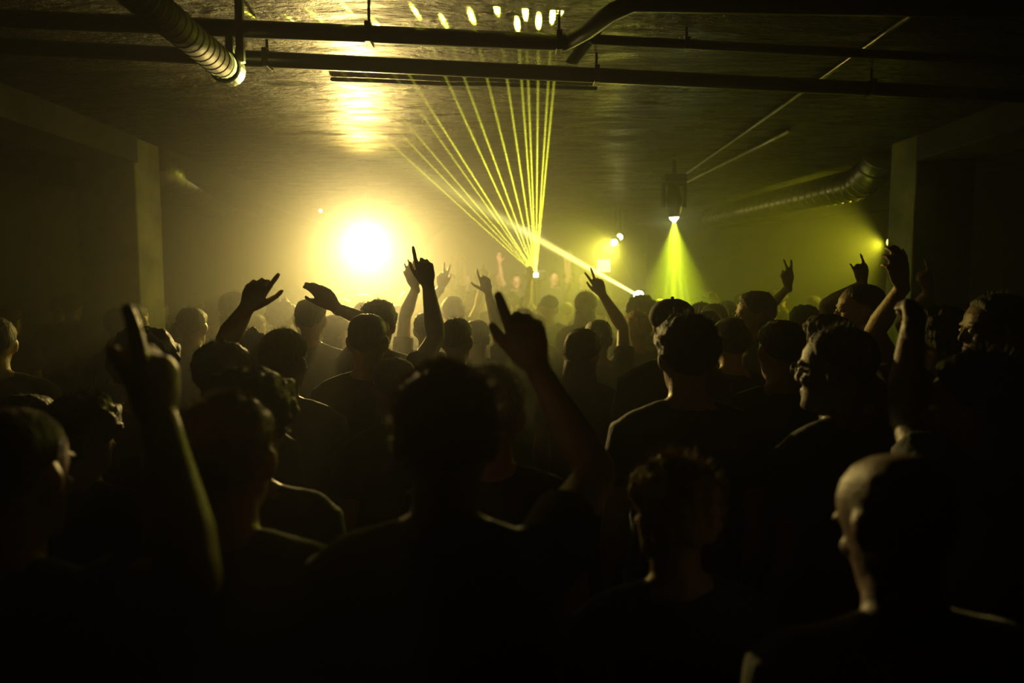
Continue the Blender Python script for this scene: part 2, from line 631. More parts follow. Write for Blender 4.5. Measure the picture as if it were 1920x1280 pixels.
# moving head on a stand firing the broad beam to the upper left
bt = at(565, 200, 3.0)
mh, d = moving_head(BEAM - (bt - BEAM).normalized() * .16, bt, 'moving head light shooting the broad beam up left from the crowd', emit('beam_glow', (1, .95, .6), 30), upright=True)
bm = bmesh.new()
tube(bm, [(0, 0, -.3), (0, 0, -mh.location.z + .3)], [.025, .025], seg=12)
for k in range(3):
    an = k * 2.094 + .4
    tube(bm, [(0, 0, -mh.location.z + .32), (math.cos(an) * .35, math.sin(an) * .35, -mh.location.z + .015)], [.014, .014], seg=8)
link('stand', new_mesh('stand', bm, M_BLACK), mh)
light('beam_light', 'AREA', mh.location + d * .21, P_BEAM, (1, .92, .22), bt, shape='DISK', size=.03, spread=R(1.9))

# laser projector
root = empty('laser_projector', LASER + Vector((0, .2, 0)), 'small black laser projector fanning yellow beams to the ceiling', 'laser')
bm = bmesh.new()
add_box(bm, (-.14, -.15, -.07), (.14, .15, .07), .008)
link('case', new_mesh('case', bm, M_BLACK, False), root)
bm = bmesh.new()
add_box(bm, (-.03, -.165, -.02), (.03, -.151, .03), .003)
link('aperture', new_mesh('aperture', bm, emit('aperture_glow', (.9, 1, .4), 25), False), root)
bm = bmesh.new()
tube(bm, [(0, 0, -.07), (0, 0, -LASER.z + .25)], [.024, .024], seg=12)
for k in range(3):
    an = k * 2.094 + .5
    tube(bm, [(0, 0, -LASER.z + .3), (math.cos(an) * .4, math.sin(an) * .4, -LASER.z + .015)], [.015, .015], seg=8)
link('stand', new_mesh('stand', bm, M_BLACK), root)
for k, x in enumerate((460, 550, 592, 649, 707, 779, 832, 884, 931, 970, 985, 1010, 1036, 1052)):
    light('laser_beam', 'AREA', LASER, P_LASER * (.55 if k < 4 else 1), (.80, .80, .04), atz(x, (22, 40, 30, 14, 46)[k % 5], CEIL - CZ), shape='DISK', size=.009, spread=R(.18))

# low riser behind the laser; overhead lamp added to brighten the people on it
RISER = .42
o = box_obj('stage_riser', (-1.5, 10.1, 0), (1.75, 11.8, RISER), M_BLACK, .01)
tag(o, 'low black stage riser behind the laser, mostly hidden by the crowd', 'stage')
SL = at(985, 418, 8.7)
root = empty('spot_lamp', SL, 'small lamp hanging over the low stage behind the laser', 'stage light')
dd = (Vector((.2, 10.9, 1.9)) - SL).normalized()
bm = bmesh.new()
tube(bm, [dd * -.14, dd * -.08, dd * .0], [.03, .05, .055], seg=14, cap=False)
link('can', new_mesh('can', bm, M_BLACK), root)
bm = bmesh.new()
tube(bm, [(0, 0, .0), Vector((0, 0, CEIL - SL.z - .002))], [.012, .012], seg=8)
link('drop_pole', new_mesh('drop_pole', bm, M_BLACK), root)
light('stage_light', 'SPOT', SL + dd * .03, 500, (1, .72, .45), Vector((.15, 10.9, 1.9)), spot_size=R(62), spot_blend=.7, shadow_soft_size=.04)

# two small lamps and a lit square panel right of the laser
W1, W2 = at(1153, 453, 9.2), at(1163, 443, 9.5)
for i, (p_, lab) in enumerate([(W1, 'small round spot lamp lower in the pair right of the laser'), (W2, 'small round spot lamp upper in the pair right of the laser')]):
    root = empty('spot_lamp', p_, lab, 'stage light', 'pair of small lamps right of the laser')
    dd = (at(1090, 520, 7.5) - p_).normalized()
    bm = bmesh.new()
    tube(bm, [dd * -.16, dd * -.1, dd * -.01], [.03, .055, .06], seg=14)
    link('can', new_mesh('can', bm, M_BLACK), root)
    bm = bmesh.new()
    tube(bm, [dd * .045, dd * .06, dd * .072], [.042, .034, .018], seg=14)
    link('lens', new_mesh('lens', bm, emit('lamp_glow', (1, .95, .5), 18)), root)
    bm = bmesh.new()
    tube(bm, [dd * -.1 + Vector((0, 0, .03)), Vector((dd.x * -.1, dd.y * -.1, CEIL - p_.z - .002))], [.012, .012], seg=8)
    link('drop_pole', new_mesh('drop_pole', bm, M_BLACK), root)
light('spot_lamp_light', 'AREA', W1 + (at(1090, 520, 7.5) - W1).normalized() * .08, P_WALLWASH, OLIVE, at(1085, 535, 8.0), shape='DISK', size=.08, spread=R(70))
light('spot_lamp_glow', 'POINT', W1 + (at(1090, 520, 7.5) - W1).normalized() * .12, P_WALLWASH * .08, OLIVE, shadow_soft_size=.03)
PN = at(1132, 498, 9.0)
root = empty('light_panel', PN, 'small glowing square light panel below the pair of lamps', 'light panel')
bm = bmesh.new()
add_box(bm, (-.10, .0, -.095), (.10, .05, .095), .006)
link('panel_case', new_mesh('panel_case', bm, M_BLACK, False), root)
bm = bmesh.new()
add_box(bm, (-.085, -.006, -.08), (.085, -.001, .08))
link('diffuser', new_mesh('diffuser', bm, emit('panel_glow', (1, .78, .42), 2.4), False), root)
bm = bmesh.new()
tube(bm, [(0, .03, -.09), (0, .03, -PN.z + .03)], [.02, .02], seg=10)
disc(bm, (0, .03, -PN.z + .002), (0, 0, 1), .2, .03)
link('stand', new_mesh('stand', bm, M_BLACK), root)

# lamp hidden by the right column
PL = at(1668, 454, 7.3)
root = empty('wall_lamp', PL, 'yellow lamp half hidden behind the right column', 'lamp')
bm = bmesh.new()
ellipsoid(bm, (0, 0, 0), (.032, .032, .04))
link('bulb', new_mesh('bulb', bm, emit('bulb_glow', (1, .95, .25), 3.5)), root)
bm = bmesh.new()
tube(bm, [(0, 0, .06), (0, 0, .1)], [.03, .035], seg=12)
tube(bm, [(0, 0, .1), (0, 0, CEIL - PL.z - .002)], [.008, .008], seg=8)
link('pendant_rod', new_mesh('pendant_rod', bm, M_BLACK), root)
light('wall_lamp_light', 'SPOT', PL + Vector((-.07, 0, -.02)), P_PILLAR, (.95, .88, .03), PL + Vector((-1, .25, -.25)), spot_size=R(150), spot_blend=.6, shadow_soft_size=.04)

# tiny pilot lamp, plus a duct glint imitated by a glowing bulb
for (px, py, y, e, lab) in [(601, 395, 8.6, 9, 'tiny white pilot lamp under the left ceiling beam'), (419, 388, 8.3, 5, 'tiny white pilot lamp at the end of the left duct')]:
    p_ = at(px, py, y)
    root = empty('pilot_lamp', p_, lab, 'lamp')
    bm = bmesh.new()
    ellipsoid(bm, (0, 0, 0), (.018, .018, .018), seg=10)
    link('bulb', new_mesh('bulb', bm, emit('pilot_glow', (1, .95, .7), e)), root)
    bm = bmesh.new()
    tube(bm, [(0, 0, .016), (0, 0, CEIL - p_.z - .002)], [.01, .01], seg=8)
    link('lamp_holder', new_mesh('lamp_holder', bm, M_BLACK), root)

# ------------------------------------------------------------------ people
V = Vector


def finger(bm, p, d, l, n, L, curl, r, splay=0.0, seg=8):
    """three-bone finger; curls about the lateral axis l towards the palm normal n"""
    d = (d + l * splay).normalized()
    k = n.copy()
    pts, rad = [p - d * .018], [r * 1.05]
    q = p.copy()
    pts.append(q)
    rad.append(r * 1.06)
    ang = 0
    for a, f, rr in ((46 * curl + 4, .45, .98), (104 * curl + 6, .30, .92), (72 * curl + 4, .25, .8)):
        ang += R(a)
        dd = d * math.cos(ang) + k * math.sin(ang)
        q = q + dd * (L * f)
        pts.append(q)
        rad.append(r * rr)
    tube(bm, pts, rad, seg=seg, ref=l)


POSES = {   # index, middle, ring, little curls, thumb opening angle, thumb bend
    'point': ((0.02, 1, 1, 1), 30, .25),
    'point_wide': ((0.06, .92, 1, 1), 48, .0),
    'open': ((.12, .05, .1, .2), 45, .1),
    'relaxed': ((.3, .36, .42, .48), 28, .3),
    'point_near': ((0.03, .95, 1, 1), 30, .1),
    'reach': ((.2, .2, .22, .24), 22, .1),
    'point_in': ((0.02, 1, 1, 1), 8, .9),
    'fist': ((1, 1, 1, 1), 12, .9),
    'claw': ((.30, .34, .36, .40), 40, .3),
    'peace': ((0.02, .05, 1, 1), 30, .5),
    'horns': ((.05, 1, 1, .1), 35, .4),
}
SPLAY = {'reach': (-.06, 0, .05, .12), 'open': (.16, .04, -.08, -.2), 'peace': (.2, -.1, 0, 0), 'point_wide': (.05, 0, 0, 0), 'horns': (.05, 0, 0, -.15)}


def hand(bm, w, u, n, side, pose, hs, fat=1.0, seg=8):
    """w wrist, u along the hand, n palm normal, side +1 right / -1 left"""
    u = u.normalized()
    n = (n - u * n.dot(u)).normalized()
    l = -u.cross(n) * -1 * side          # thumb side
    l = (n.cross(u) * -side).normalized()
    S = hs
    tube(bm, [w - u * .02 * S, w + u * .012 * S, w + u * .045 * S, w + u * .08 * S, w + u * .094 * S],
         [(.027 * S, .021 * S), (.029 * S, .019 * S), (.040 * S, .018 * S), (.042 * S, .015 * S), (.032 * S, .012 * S)], seg=12, ref=l)
    curls, th, tb = POSES[pose]
    sp = SPLAY.get(pose, (.04, .01, -.02, -.05))
    for (off, zz, L, rr), c, s_ in zip(((.031, .092, .088, .0098), (.0105, .095, .096, .0100), (-.0105, .087, .090, .0096), (-.029, .074, .070, .0088)), curls, sp):
        finger(bm, w + u * zz * S + l * off * S, u, l, n, L * S, c, rr * S * fat, s_, seg)
    a = R(th)
    p = w + u * .022 * S + l * .022 * S + n * .006 * S
    d1 = (u * math.cos(a) + l * math.sin(a) + n * .25).normalized()
    d2 = (u * math.cos(a * (1 - .5 * tb)) + l * math.sin(a * (1 - .9 * tb)) + n * (.2 + .7 * tb)).normalized()
    d3 = (u * math.cos(a * .6) + l * math.sin(a * (.6 - 1.2 * tb)) + n * (.2 + .9 * tb)).normalized()
    p1 = p + d1 * .048 * S
    p2 = p1 + d2 * .036 * S
    p3 = p2 + d3 * .026 * S
    tube(bm, [p, p1, p2, p3], [.0145 * S * fat, .0115 * S * fat, .0098 * S * fat, .0082 * S * fat], seg=seg)


def ik(S, W, l1, l2, hint):
    d = W - S
    L = d.length
    m = (l1 + l2) * .995
    if L > m:
        W = S + d * (m / L)
        d = W - S
        L = m
    L = max(L, abs(l1 - l2) + .02)
    a = (l1 * l1 - l2 * l2 + L * L) / (2 * L)
    h = math.sqrt(max(0, l1 * l1 - a * a))
    dn = d.normalized()
    p = hint - dn * hint.dot(dn)
    p.normalize()
    return S + dn * a + p * h, W


HEAD_RINGS = [  # z, half width, back y, front y
    (-.118, .018, .035, .070), (-.110, .036, .012, .086), (-.090, .050, -.020, .092), (-.062, .060, -.048, .088),
    (-.030, .067, -.074, .088), (.000, .073, -.090, .086), (.030, .077, -.099, .094), (.060, .076, -.101, .091),
    (.088, .068, -.092, .074), (.110, .050, -.070, .048), (.122, .024, -.036, .016)]


def head_geo(bm, M, S, ears=True, seg=20):
    rings = []
    for z, w, yb, yf in HEAD_RINGS:
        r = []
        for k in range(seg):
            t = 2 * math.pi * k / seg
            c, s = math.cos(t), math.sin(t)
            x = w * math.copysign(abs(c) ** .85, c)
            y = (yb + yf) / 2 + (yf - yb) / 2 * math.copysign(abs(s) ** .9, s)
            r.append(M @ (V((x, y, z)) * S))
        rings.append(r)
    ring_loft(bm, rings)
    m3 = M.to_3x3()

    def E_(c, r, rot=None):
        mx = m3 if rot is None else m3 @ rot
        ellipsoid(bm, M @ (V(c) * S), [q * S for q in r], mx, 10)
    # nose, brow, lips, chin, cheeks
    tube(bm, [M @ (V(q) * S) for q in ((0, .086, .020), (0, .097, -.004), (0, .104, -.022))], [.009 * S, .011 * S, .013 * S], seg=8)
    E_((-.012, .097, -.028), (.009, .010, .008))
    E_((.012, .097, -.028), (.009, .010, .008))
    for s in (-1, 1):
        E_((s * .030, .086, .026), (.026, .011, .009))
        E_((s * .040, .066, -.022), (.022, .022, .018))
    E_((0, .088, -.056), (.024, .010, .0065))
    E_((0, .087, -.068), (.020, .010, .007))
    E_((0, .082, -.100), (.022, .014, .016))
    if ears:
        for s in (-1, 1):
            rot = Matrix.Rotation(s * R(-22), 3, 'Z') @ Matrix.Rotation(R(-8), 3, 'X')
            E_((s * .080, -.012, .002), (.009, .019, .032), rot)
            E_((s * .083, -.018, .010), (.008, .015, .022), rot)
            E_((s * .076, -.004, -.022), (.009, .010, .012), rot)


def skull_point(az, el):
    """approximate skull surface for a direction (az from +x, el up) about the head centre"""
    c, s = math.cos(az), math.sin(az)
    best = None
    d = V((math.cos(el) * c, math.cos(el) * s, math.sin(el)))
    # march along the ray against the ring table
    lo, hi = .02, .2
    for _ in range(16):
        t = (lo + hi) / 2
        q = d * t + V((0, -.01, .02))
        ins = False
        for A, B_ in zip(HEAD_RINGS, HEAD_RINGS[1:]):
            if A[0] <= q.z <= B_[0]:
                f = (q.z - A[0]) / (B_[0] - A[0])
                w = A[1] + (B_[1] - A[1]) * f
                yb = A[2] + (B_[2] - A[2]) * f
                yf = A[3] + (B_[3] - A[3]) * f
                cy, hy = (yb + yf) / 2, (yf - yb) / 2
                ins = (abs(q.x) / w) ** 2.2 + (abs(q.y - cy) / hy) ** 2.2 < 1
                break
        if ins:
            lo = t
        else:
            hi = t
    return d * lo + V((0, -.01, .02))


SKULL = {}


def hair_mesh(M, S, style, m, fuzz=0, seed=0.0, detail=1.0):
    bm = bmesh.new()
    if style == 'curly':
        detail *= 1.7
    na, ne = (int(40 * detail), int(16 * detail))
    thick = {'short': .010, 'crop': .005, 'slick': .012, 'medium': .022, 'long': .020, 'bun': .014, 'curly': .040, 'cap': .014}[style]
    rough = {'short': .006, 'crop': .002, 'slick': .005, 'medium': .012, 'long': .008, 'bun': .005, 'curly': .024, 'cap': .0}[style]
    rings = []
    outer = []
    for j in range(ne + 1):
        ring = []
        for i in range(na):
            az = 2 * math.pi * i / na
            front = max(0.0, math.sin(az))
            back = max(0.0, -math.sin(az))
            # hairline elevation by direction
            eh = R(6) + front ** 1.5 * R(36) - back * R(44)
            if style in ('medium', 'long', 'curly'):
                eh = R(-8) + front ** 2 * R(42) - back * R(44)
            if style == 'cap':
                eh = R(12) + front * R(12) - back * R(14)
            f = j / ne
            el = R(89) + (eh - R(89)) * f
            key = (round(az, 3), round(el, 3))
            if key not in SKULL:
                SKULL[key] = skull_point(az, el)
            q = SKULL[key]
            d = (q - V((0, -.01, .02))).normalized()
            t = thick * (1.0 if f < .8 else (1 - f) / .2 * 1.15 - .15)
            if style == 'slick':
                t += .012 * (1 - f) * (1 if True else 0) * max(0, 1 - abs(d.x) * 1.2)
            nn = noise.noise(q * (60 if style != 'curly' else 45) + V((seed * 9, seed * 5, seed)))
            q2 = q + d * (t + rough * nn * (1 if f < .95 else 0))
            ring.append(M @ (q2 * S))
            outer.append((q2, d))
        rings.append(ring)
    ring_loft(bm, rings)
    if style == 'cap':
        # brim and button
        pts = []
        for s_ in (0, 1):
            r_ = []
            for k in range(9):
                a = R(20 + 140 * k / 8)
                rr = .0
                q = V((math.cos(a) * .088, -.01 + math.sin(a) * (.108 + (.075 if s_ else -.02) * math.sin(R(180 * k / 8))), .055 - (.012 if s_ else 0)))
                r_.append(q)
            pts.append(r_)
        top = [[bm.verts.new(M @ (q * S)) for q in r_] for r_ in pts]
        bot = [[bm.verts.new(M @ ((q - V((0, 0, .006))) * S)) for q in r_] for r_ in pts]
        for k in range(8):
            for A, B_ in ((top[0], top[1]), (bot[1], bot[0]), (top[1], bot[1]), (bot[0], top[0])):
                bm.faces.new((A[k], A[k + 1], B_[k + 1], B_[k]))
        ellipsoid(bm, M @ (V((0, -.01, .140)) * S), (.008 * S, .008 * S, .006 * S), seg=8)
    if style == 'bun':
        vs_ = ellipsoid(bm, M @ (V((0, -.045, .145)) * S), (.042 * S, .04 * S, .036 * S), M.to_3x3(), 12)
    if style == 'long':
        n0 = len(bm.verts)
        prof = [(-.02, .080, -.052, .062), (-.07, .088, -.052, .060), (-.13, .098, -.05, .056), (-.19, .105, -.055, .050), (-.26, .100, -.06, .040), (-.31, .070, -.06, .022)]
        rs = []
        for z, w, cy, dp in prof:
            rs.append([M @ (V((math.cos(2 * math.pi * k / 20) * w * (1 + .08 * noise.noise(V((k * 2.1, seed, z * 20)))), cy + math.sin(2 * math.pi * k / 20) * dp, z)) * S) for k in range(20)])
        ring_loft(bm, rs)
    if fuzz:
        rnd = random.Random(int(seed * 100) + 3)
        L = {'short': .016, 'crop': .007, 'slick': .010, 'medium': .03, 'long': .02, 'bun': .014, 'curly': .028, 'cap': .008}[style]
        pool = outer[:int(len(outer) * .95)]
        m3 = M.to_3x3()
        for _ in range(fuzz):
            q, d = rnd.choice(pool)
            q = q + V((rnd.uniform(-.008, .008), rnd.uniform(-.008, .008), rnd.uniform(-.008, .008)))
            dd = (d + V((rnd.uniform(-.6, .6), rnd.uniform(-.8, .3), rnd.uniform(-.5, .6)))).normalized()
            side = dd.orthogonal().normalized() * .0007
            side.rotate(Matrix.Rotation(rnd.uniform(0, 6.28), 3, dd))
            tip = q + dd * L * rnd.uniform(.5, 1.2)
            base = q - d * .004
            vv = [bm.verts.new(M @ (x * S)) for x in (base - side, base + side, tip)]
            bm.faces.new(vv)
    return new_mesh('hair', bm, m)


TORSO = [(.80, .150, .105, .0), (.90, .172, .118, -.005), (1.0, .160, .110, .0), (1.08, .150, .104, .005), (1.18, .160, .112, .006),
         (1.28, .176, .120, .004), (1.36, .178, .114, -.004), (1.42, .150, .090, -.010), (1.46, .105, .068, -.014)]


def torso_geo(bm, S, infl, z0=.80, z1=1.47, wide=1.0, lean=0.0):
    rs = []
    for z, a, b, oy in TORSO:
        if z < z0 - .001 or z > z1:
            continue
        rs.append([V((math.cos(t) * (a * wide + infl), math.sin(t) * (b * wide + infl) + oy, z + (0.004 if z > 1.4 else 0) * 0)) * S
                   for t in [2 * math.pi * k / 24 for k in range(24)]])
    ring_loft(bm, rs)


N_PEOPLE = 0


def person(loc, H=1.75, yaw=0.0, head=(0, 0, 0), arms=None, hair='short', hair_mat=None, shirt=0, skin=None, voxel=.007, fuzz=0, wide=1.0,
           sleeve=.55, label='', group=None, fat=1.0, seed=None, adapt=.025, face=False, glasses=False, full=True, hs=1.0):
    """one standing person: body mesh with hair, shirt, trousers and shoes as children.
    loc: feet; yaw 0 faces the stage (+Y); arms: {'R'|'L': dict(wrist=world point, tip=world point, pose, hint)}"""
    global N_PEOPLE
    N_PEOPLE += 1
    seed = N_PEOPLE * 1.37 if seed is None else seed
    S = H / 1.75
    loc = V(loc)
    Rw = Matrix.Rotation(yaw, 3, 'Z')
    inv = Rw.inverted()
    arms = arms or {}

    def loc_of(w):
        return inv @ (V(w) - loc)
    skin = skin or M_SKIN
    body, top = bmesh.new(), bmesh.new()
    # head
    HM = Matrix.Translation(V((0, .012, 1.632)) * S) @ Matrix.Rotation(R(head[0]), 4, 'Z') @ Matrix.Rotation(R(head[1]), 4, 'X') @ Matrix.Rotation(R(head[2]), 4, 'Y')
    head_geo(body, HM, S)
    tube(body, [V((0, -.022, 1.40)) * S, V((0, -.016, 1.47)) * S, V((0, -.004, 1.54)) * S, V((0, .0, 1.60)) * S],
         [(.075 * S * wide, .065 * S), (.062 * S * wide, .060 * S), (.056 * S * wide, .057 * S), (.054 * S, .058 * S)], seg=16)
    # trapezius
    for s in (-1, 1):
        tube(body, [V((s * .03, -.03, 1.50)) * S, V((s * .10, -.02, 1.455)) * S, V((s * .16 * wide, -.01, 1.425)) * S], [.035 * S, .04 * S, .045 * S], seg=10)
        tube(top, [V((s * .062, -.028, 1.485)) * S, V((s * .11, -.02, 1.456)) * S, V((s * .165 * wide, -.01, 1.43)) * S], [.036 * S, .047 * S, .052 * S], seg=10)
    torso_geo(body, S, 0, wide=wide)
    torso_geo(top, S, .016 * S, z0=.85, wide=wide)
    tube(top, [V((0, -.02, 1.42)) * S, V((0, -.02, 1.487)) * S], [(.092 * S, .084 * S), (.072 * S, .070 * S)], seg=16, cap=False)
    # legs
    for s in (-1, 1):
        tube(body, [V((s * .09, 0, .86)) * S, V((s * .095, .0, .70)) * S, V((s * .095, .01, .47)) * S, V((s * .10, -.01, .30)) * S, V((s * .105, -.02, .09)) * S],
             [.085 * S, .078 * S, .052 * S, .052 * S, .036 * S], seg=10)
        tube(body, [V((s * .105, -.03, .045)) * S, V((s * .118, .10, .035)) * S, V((s * .123, .17, .028)) * S], [(.034 * S, .034 * S), (.04 * S, .024 * S), (.036 * S, .017 * S)], seg=10)
    # arms
    for key, s in (('R', 1), ('L', -1)):
        sh = V((s * .178 * wide, -.008, 1.405)) * S
        l1, l2 = .295 * S, .255 * S
        a = arms.get(key)
        if a is None:
            e = sh + V((s * .05, -.03, -.285)) * S
            w = e + V((s * -.005, .075, -.24)) * S
            u = (w - e).normalized()
            hand(body, w, u, V((-s, .1, 0)), s, 'relaxed', S * hs, fat)
            raised = False
        else:
            w = loc_of(a['wrist'])
            if w.z > sh.z:
                sh = sh + V((-s * .012, .01, .035)) * S
            hint = inv @ V(a.get('hint', (s, 0, -.3)))
            e, w = ik(sh, w, l1 * a.get('len', 1), l2 * a.get('len', 1), hint)
            if 'tip' in a:
                u = (loc_of(a['tip']) - w).normalized()
            else:
                u = (w - e).normalized()
            n = inv @ V(a.get('palm', (0, 1, 0)))
            hand(body, w, u, n, s, a.get('pose', 'point'), S * a.get('hs', hs), fat)
        th = a.get('thick', 1) if a else 1
        tube(body, [sh, mid(sh, e, .35), mid(sh, e, .8), e], [.056 * S * th, .052 * S * th, .043 * S * th, .041 * S * th], seg=12)
        tube(body, [e, mid(e, w, .28), mid(e, w, .7), w], [.041 * S * th, .045 * S * th, .034 * S * th, .027 * S * th], seg=12)
        sl = sleeve
        tube(top, [sh + V((-s * .03, 0, 0)) * S, sh, mid(sh, e, sl * .5), mid(sh, e, sl)], [.066 * S, .070 * S * th, .069 * S * th, .069 * S * th], seg=14, cap=False)
        if sl > .99:
            tube(top, [e, mid(e, w, .4), mid(e, w, .93)], [.056 * S, .052 * S, .04 * S], seg=12)
            ellipsoid(top, e, (.058 * S,) * 3, seg=10)
    me = remesh(body, skin, voxel, adapt, 2 if voxel < .008 else 1)
    o = bpy.data.objects.new('person', me)
    me.name = 'person'
    COL.objects.link(o)
    o.location = loc
    o.rotation_euler = (0, 0, yaw)
    tag(o, label, 'person', group)
    if hair:
        hm = M_CAP if hair == 'cap' else (hair_mat or M_HAIR)
        nm = 'cap' if hair == 'cap' else 'hair'
        c = link(nm, hair_mesh(HM, S, hair, hm, fuzz, seed, 1.0 if voxel < .009 else .6), o)
    if face:
        for s in (-1, 1):
            bm = bmesh.new()
            ellipsoid(bm, HM @ (V((s * .031, .085, .006)) * S), (.0125 * S, .0125 * S, .0085 * S), HM.to_3x3(), 10)
            link('eye', new_mesh('eye', bm, M_EYE), o)
    if glasses:
        bm = bmesh.new()
        for s in (-1, 1):
            pts = [HM @ (V((s * .033 + .024 * math.cos(2 * math.pi * k / 16), .108, .006 + .019 * math.sin(2 * math.pi * k / 16))) * S) for k in range(17)]
            tube(bm, pts, [.0018 * S] * 17, seg=6)
            tube(bm, [HM @ (V(q) * S) for q in ((s * .057, .108, .008), (s * .079, .06, .010), (s * .083, -.01, .012), (s * .082, -.03, -.005))], [.0018 * S] * 4, seg=6)
        tube(bm, [HM @ (V(q) * S) for q in ((-.01, .108, .01), (0, .110, .013), (.01, .108, .01))], [.0018 * S] * 3, seg=6)
        link('glasses', new_mesh('glasses', bm, M_BLACK), o)
    tm = remesh(top, shirt if not isinstance(shirt, int) else M_SHIRTS[shirt], max(.012, voxel * 1.3), .02, 3)
    wrinkle(tm, .007, 11, seed)
    link('shirt', tm, o)
    tr = bmesh.new()
    for s in (-1, 1):
        tube(tr, [V((s * .088, 0, .90)) * S, V((s * .094, .0, .74)) * S, V((s * .096, .012, .48)) * S, V((s * .102, -.008, .30)) * S, V((s * .106, -.018, .075)) * S],
             [.100 * S, .100 * S, .075 * S, .07 * S, .066 * S], seg=12, cap=False)
    torso_geo(tr, S, .012 * S, .80, 1.0, wide)
    link('trousers', remesh(tr, M_DENIM, .02, .01, 2), o)
    if full:
        for s in (-1, 1):
            bm = bmesh.new()
            tube(bm, [V((s * .104, -.065, .05)) * S, V((s * .106, -.01, .06)) * S, V((s * .116, .09, .05)) * S, V((s * .124, .18, .036)) * S],
                 [(.038 * S, .05 * S), (.044 * S, .06 * S), (.05 * S, .046 * S), (.044 * S, .032 * S)], seg=12)
            for v in bm.verts:
                v.co.z = max(v.co.z, 0.0)
            link('shoe', new_mesh('shoe', bm, M_SHOE), o)
    return o


def hero(px, top, d, **k):
    """stand a person so that the crown shows at picture position px, top at depth d"""
    p = at(px, top, d)
    hb = {'short': .012, 'crop': .005, 'slick': .02, 'medium': .024, 'long': .022, 'bun': .06, 'curly': .045, 'cap': .016, None: 0}[k.get('hair', 'short')]
    H = (p.z - hb)
    return person((p.x, p.y, 0), H=max(1.45, min(1.95, H)), **k)


def arm(wr, tip, pose='point', hint=(1, 0, -.3), **k):
    return dict(wrist=at(*wr), tip=at(*tip), pose=pose, hint=hint, **k)

# --- the people that can be told apart, nearest first
HERO = []


def H_(*a, **k):
    o = hero(*a, **k)
    HERO.append(o)
    return o


# nearest row
H_(2, 772, 1.05, hair='crop', voxel=.005, fuzz=900, shirt=0, sleeve=.5, fat=1.3,
   arms={'R': arm((300, 790, 1.0), (290, 580, 1.0), 'point_in', (.35, -.4, -.6), thick=1.06, palm=(-1, .35, 0))},
   label='person at the left edge raising a big blurred forearm with pointing finger')
H_(422, 745, 1.2, hair='short', hair_mat=M_BROWN, voxel=.006, fuzz=3500, shirt=0, head=(4, 4, 0),
   label='person with short fuzzy rim-lit hair just right of the big blurred forearm')
H_(834, 690, 1.1, hair='short', hair_mat=M_BROWN, voxel=.005, fuzz=4500, shirt=0, sleeve=.42, head=(0, 2, 0),
   fat=1.45,
   arms={'R': arm((1008, 690, 1.43), (957, 528, 1.45), 'point_near', (.3, -.4, -.7), thick=1.0)},
   label='large dark person at centre with short hair, right arm raised and index finger pointing up')
H_(1268, 857, 1.28, hair='medium', hair_mat=M_BLOND, voxel=.007, fuzz=1600, shirt=0, head=(8, 0, 0), yaw=R(10),
   label='short person with fair hair catching light, low in front between centre and the bald person')
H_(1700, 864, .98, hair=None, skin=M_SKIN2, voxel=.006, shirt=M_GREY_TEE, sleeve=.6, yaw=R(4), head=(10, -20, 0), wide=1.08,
   label='bald person in a grey t-shirt with head turned away, low at the right front')
# second row
H_(922, 695, 1.68, hair='short', hair_mat=M_BROWN, voxel=.008, fuzz=3500, shirt=0, label='short-haired person mostly hidden behind the large dark person at centre')
H_(462, 690, 1.58, hair='curly', voxel=.008, fuzz=700, shirt=1, label='person whose round curly head stands just behind the fuzzy rim-lit one')
H_(415, 641, 2.12, hair='short', voxel=.008, fuzz=600, shirt=0, head=(-12, 0, 0), label='person with a round short-haired head below the raised hand at left')
H_(268, 614, 2.4, hair='curly', voxel=.009, shirt=0, label='dark bushy-haired person behind the blurred pointing finger')
H_(150, 735, 1.9, hair='curly', voxel=.009, shirt=0, fuzz=600, label='curly-haired person low at left between the edge head and the forearm')
H_(45, 740, 2.05, hair='medium', voxel=.009, shirt=0, label='person with medium-long hair far left, left of the curly-haired one')
H_(530, 618, 2.5, hair='slick', voxel=.006, fuzz=500, shirt=1, head=(-8, 0, 0), hs=1.05,
   arms={'L': arm((462, 578, 2.35), (490, 526, 2.3), 'point', (-.3, .4, -.6), palm=(.1, 1, .1))},
   label='person with swept-back hair raising a left hand, index finger and thumb out')
H_(688, 590, 2.85, hair='crop', voxel=.006, fuzz=500, shirt=0,
   arms={'R': arm((803, 537, 2.92), (789, 464, 2.92), 'point', (.35, .9, -.25))},
   label='person with cropped hair below the white blinder pointing one finger straight up')
H_(709, 563, 3.6, hair='medium', voxel=.007, fuzz=300, shirt=1,
   arms={'L': arm((630, 577, 3.4), (592, 535, 3.35), 'reach', (.5, .5, -.6), palm=(-.1, -1, -.1), hs=1.12)},
   label='hazy person behind the cropped-haired pointer, left hand reaching with fingers and thumb apart')
H_(582, 560, 3.9, hair='short', voxel=.008, shirt=1, label='hazy grey silhouette of a person standing alone left of the blinder')
H_(800, 585, 4.3, hair='short', voxel=.008, shirt=1, arms={'L': arm((779, 540, 4.2), (769, 512, 4.2), 'open', (-.3, .5, -.5))},
   label='hazy person behind the straight pointing arm with an open left hand raised')
H_(850, 556, 5.3, hair='short', voxel=.008, shirt=1, fat=1.1, arms={'L': arm((827, 540, 5.1), (831, 503, 5.1), 'peace', (-.3, .6, -.5))},
   label='hazy person raising two fingers between the two pointing hands at centre')
H_(893, 600, 4.2, hair='short', voxel=.007, shirt=0, arms={'R': arm((914, 540, 4.4), (900, 492, 4.4), 'point_wide', (.8, .4, -.4))},
   label='person beside the big central hand pointing up with thumb spread wide')
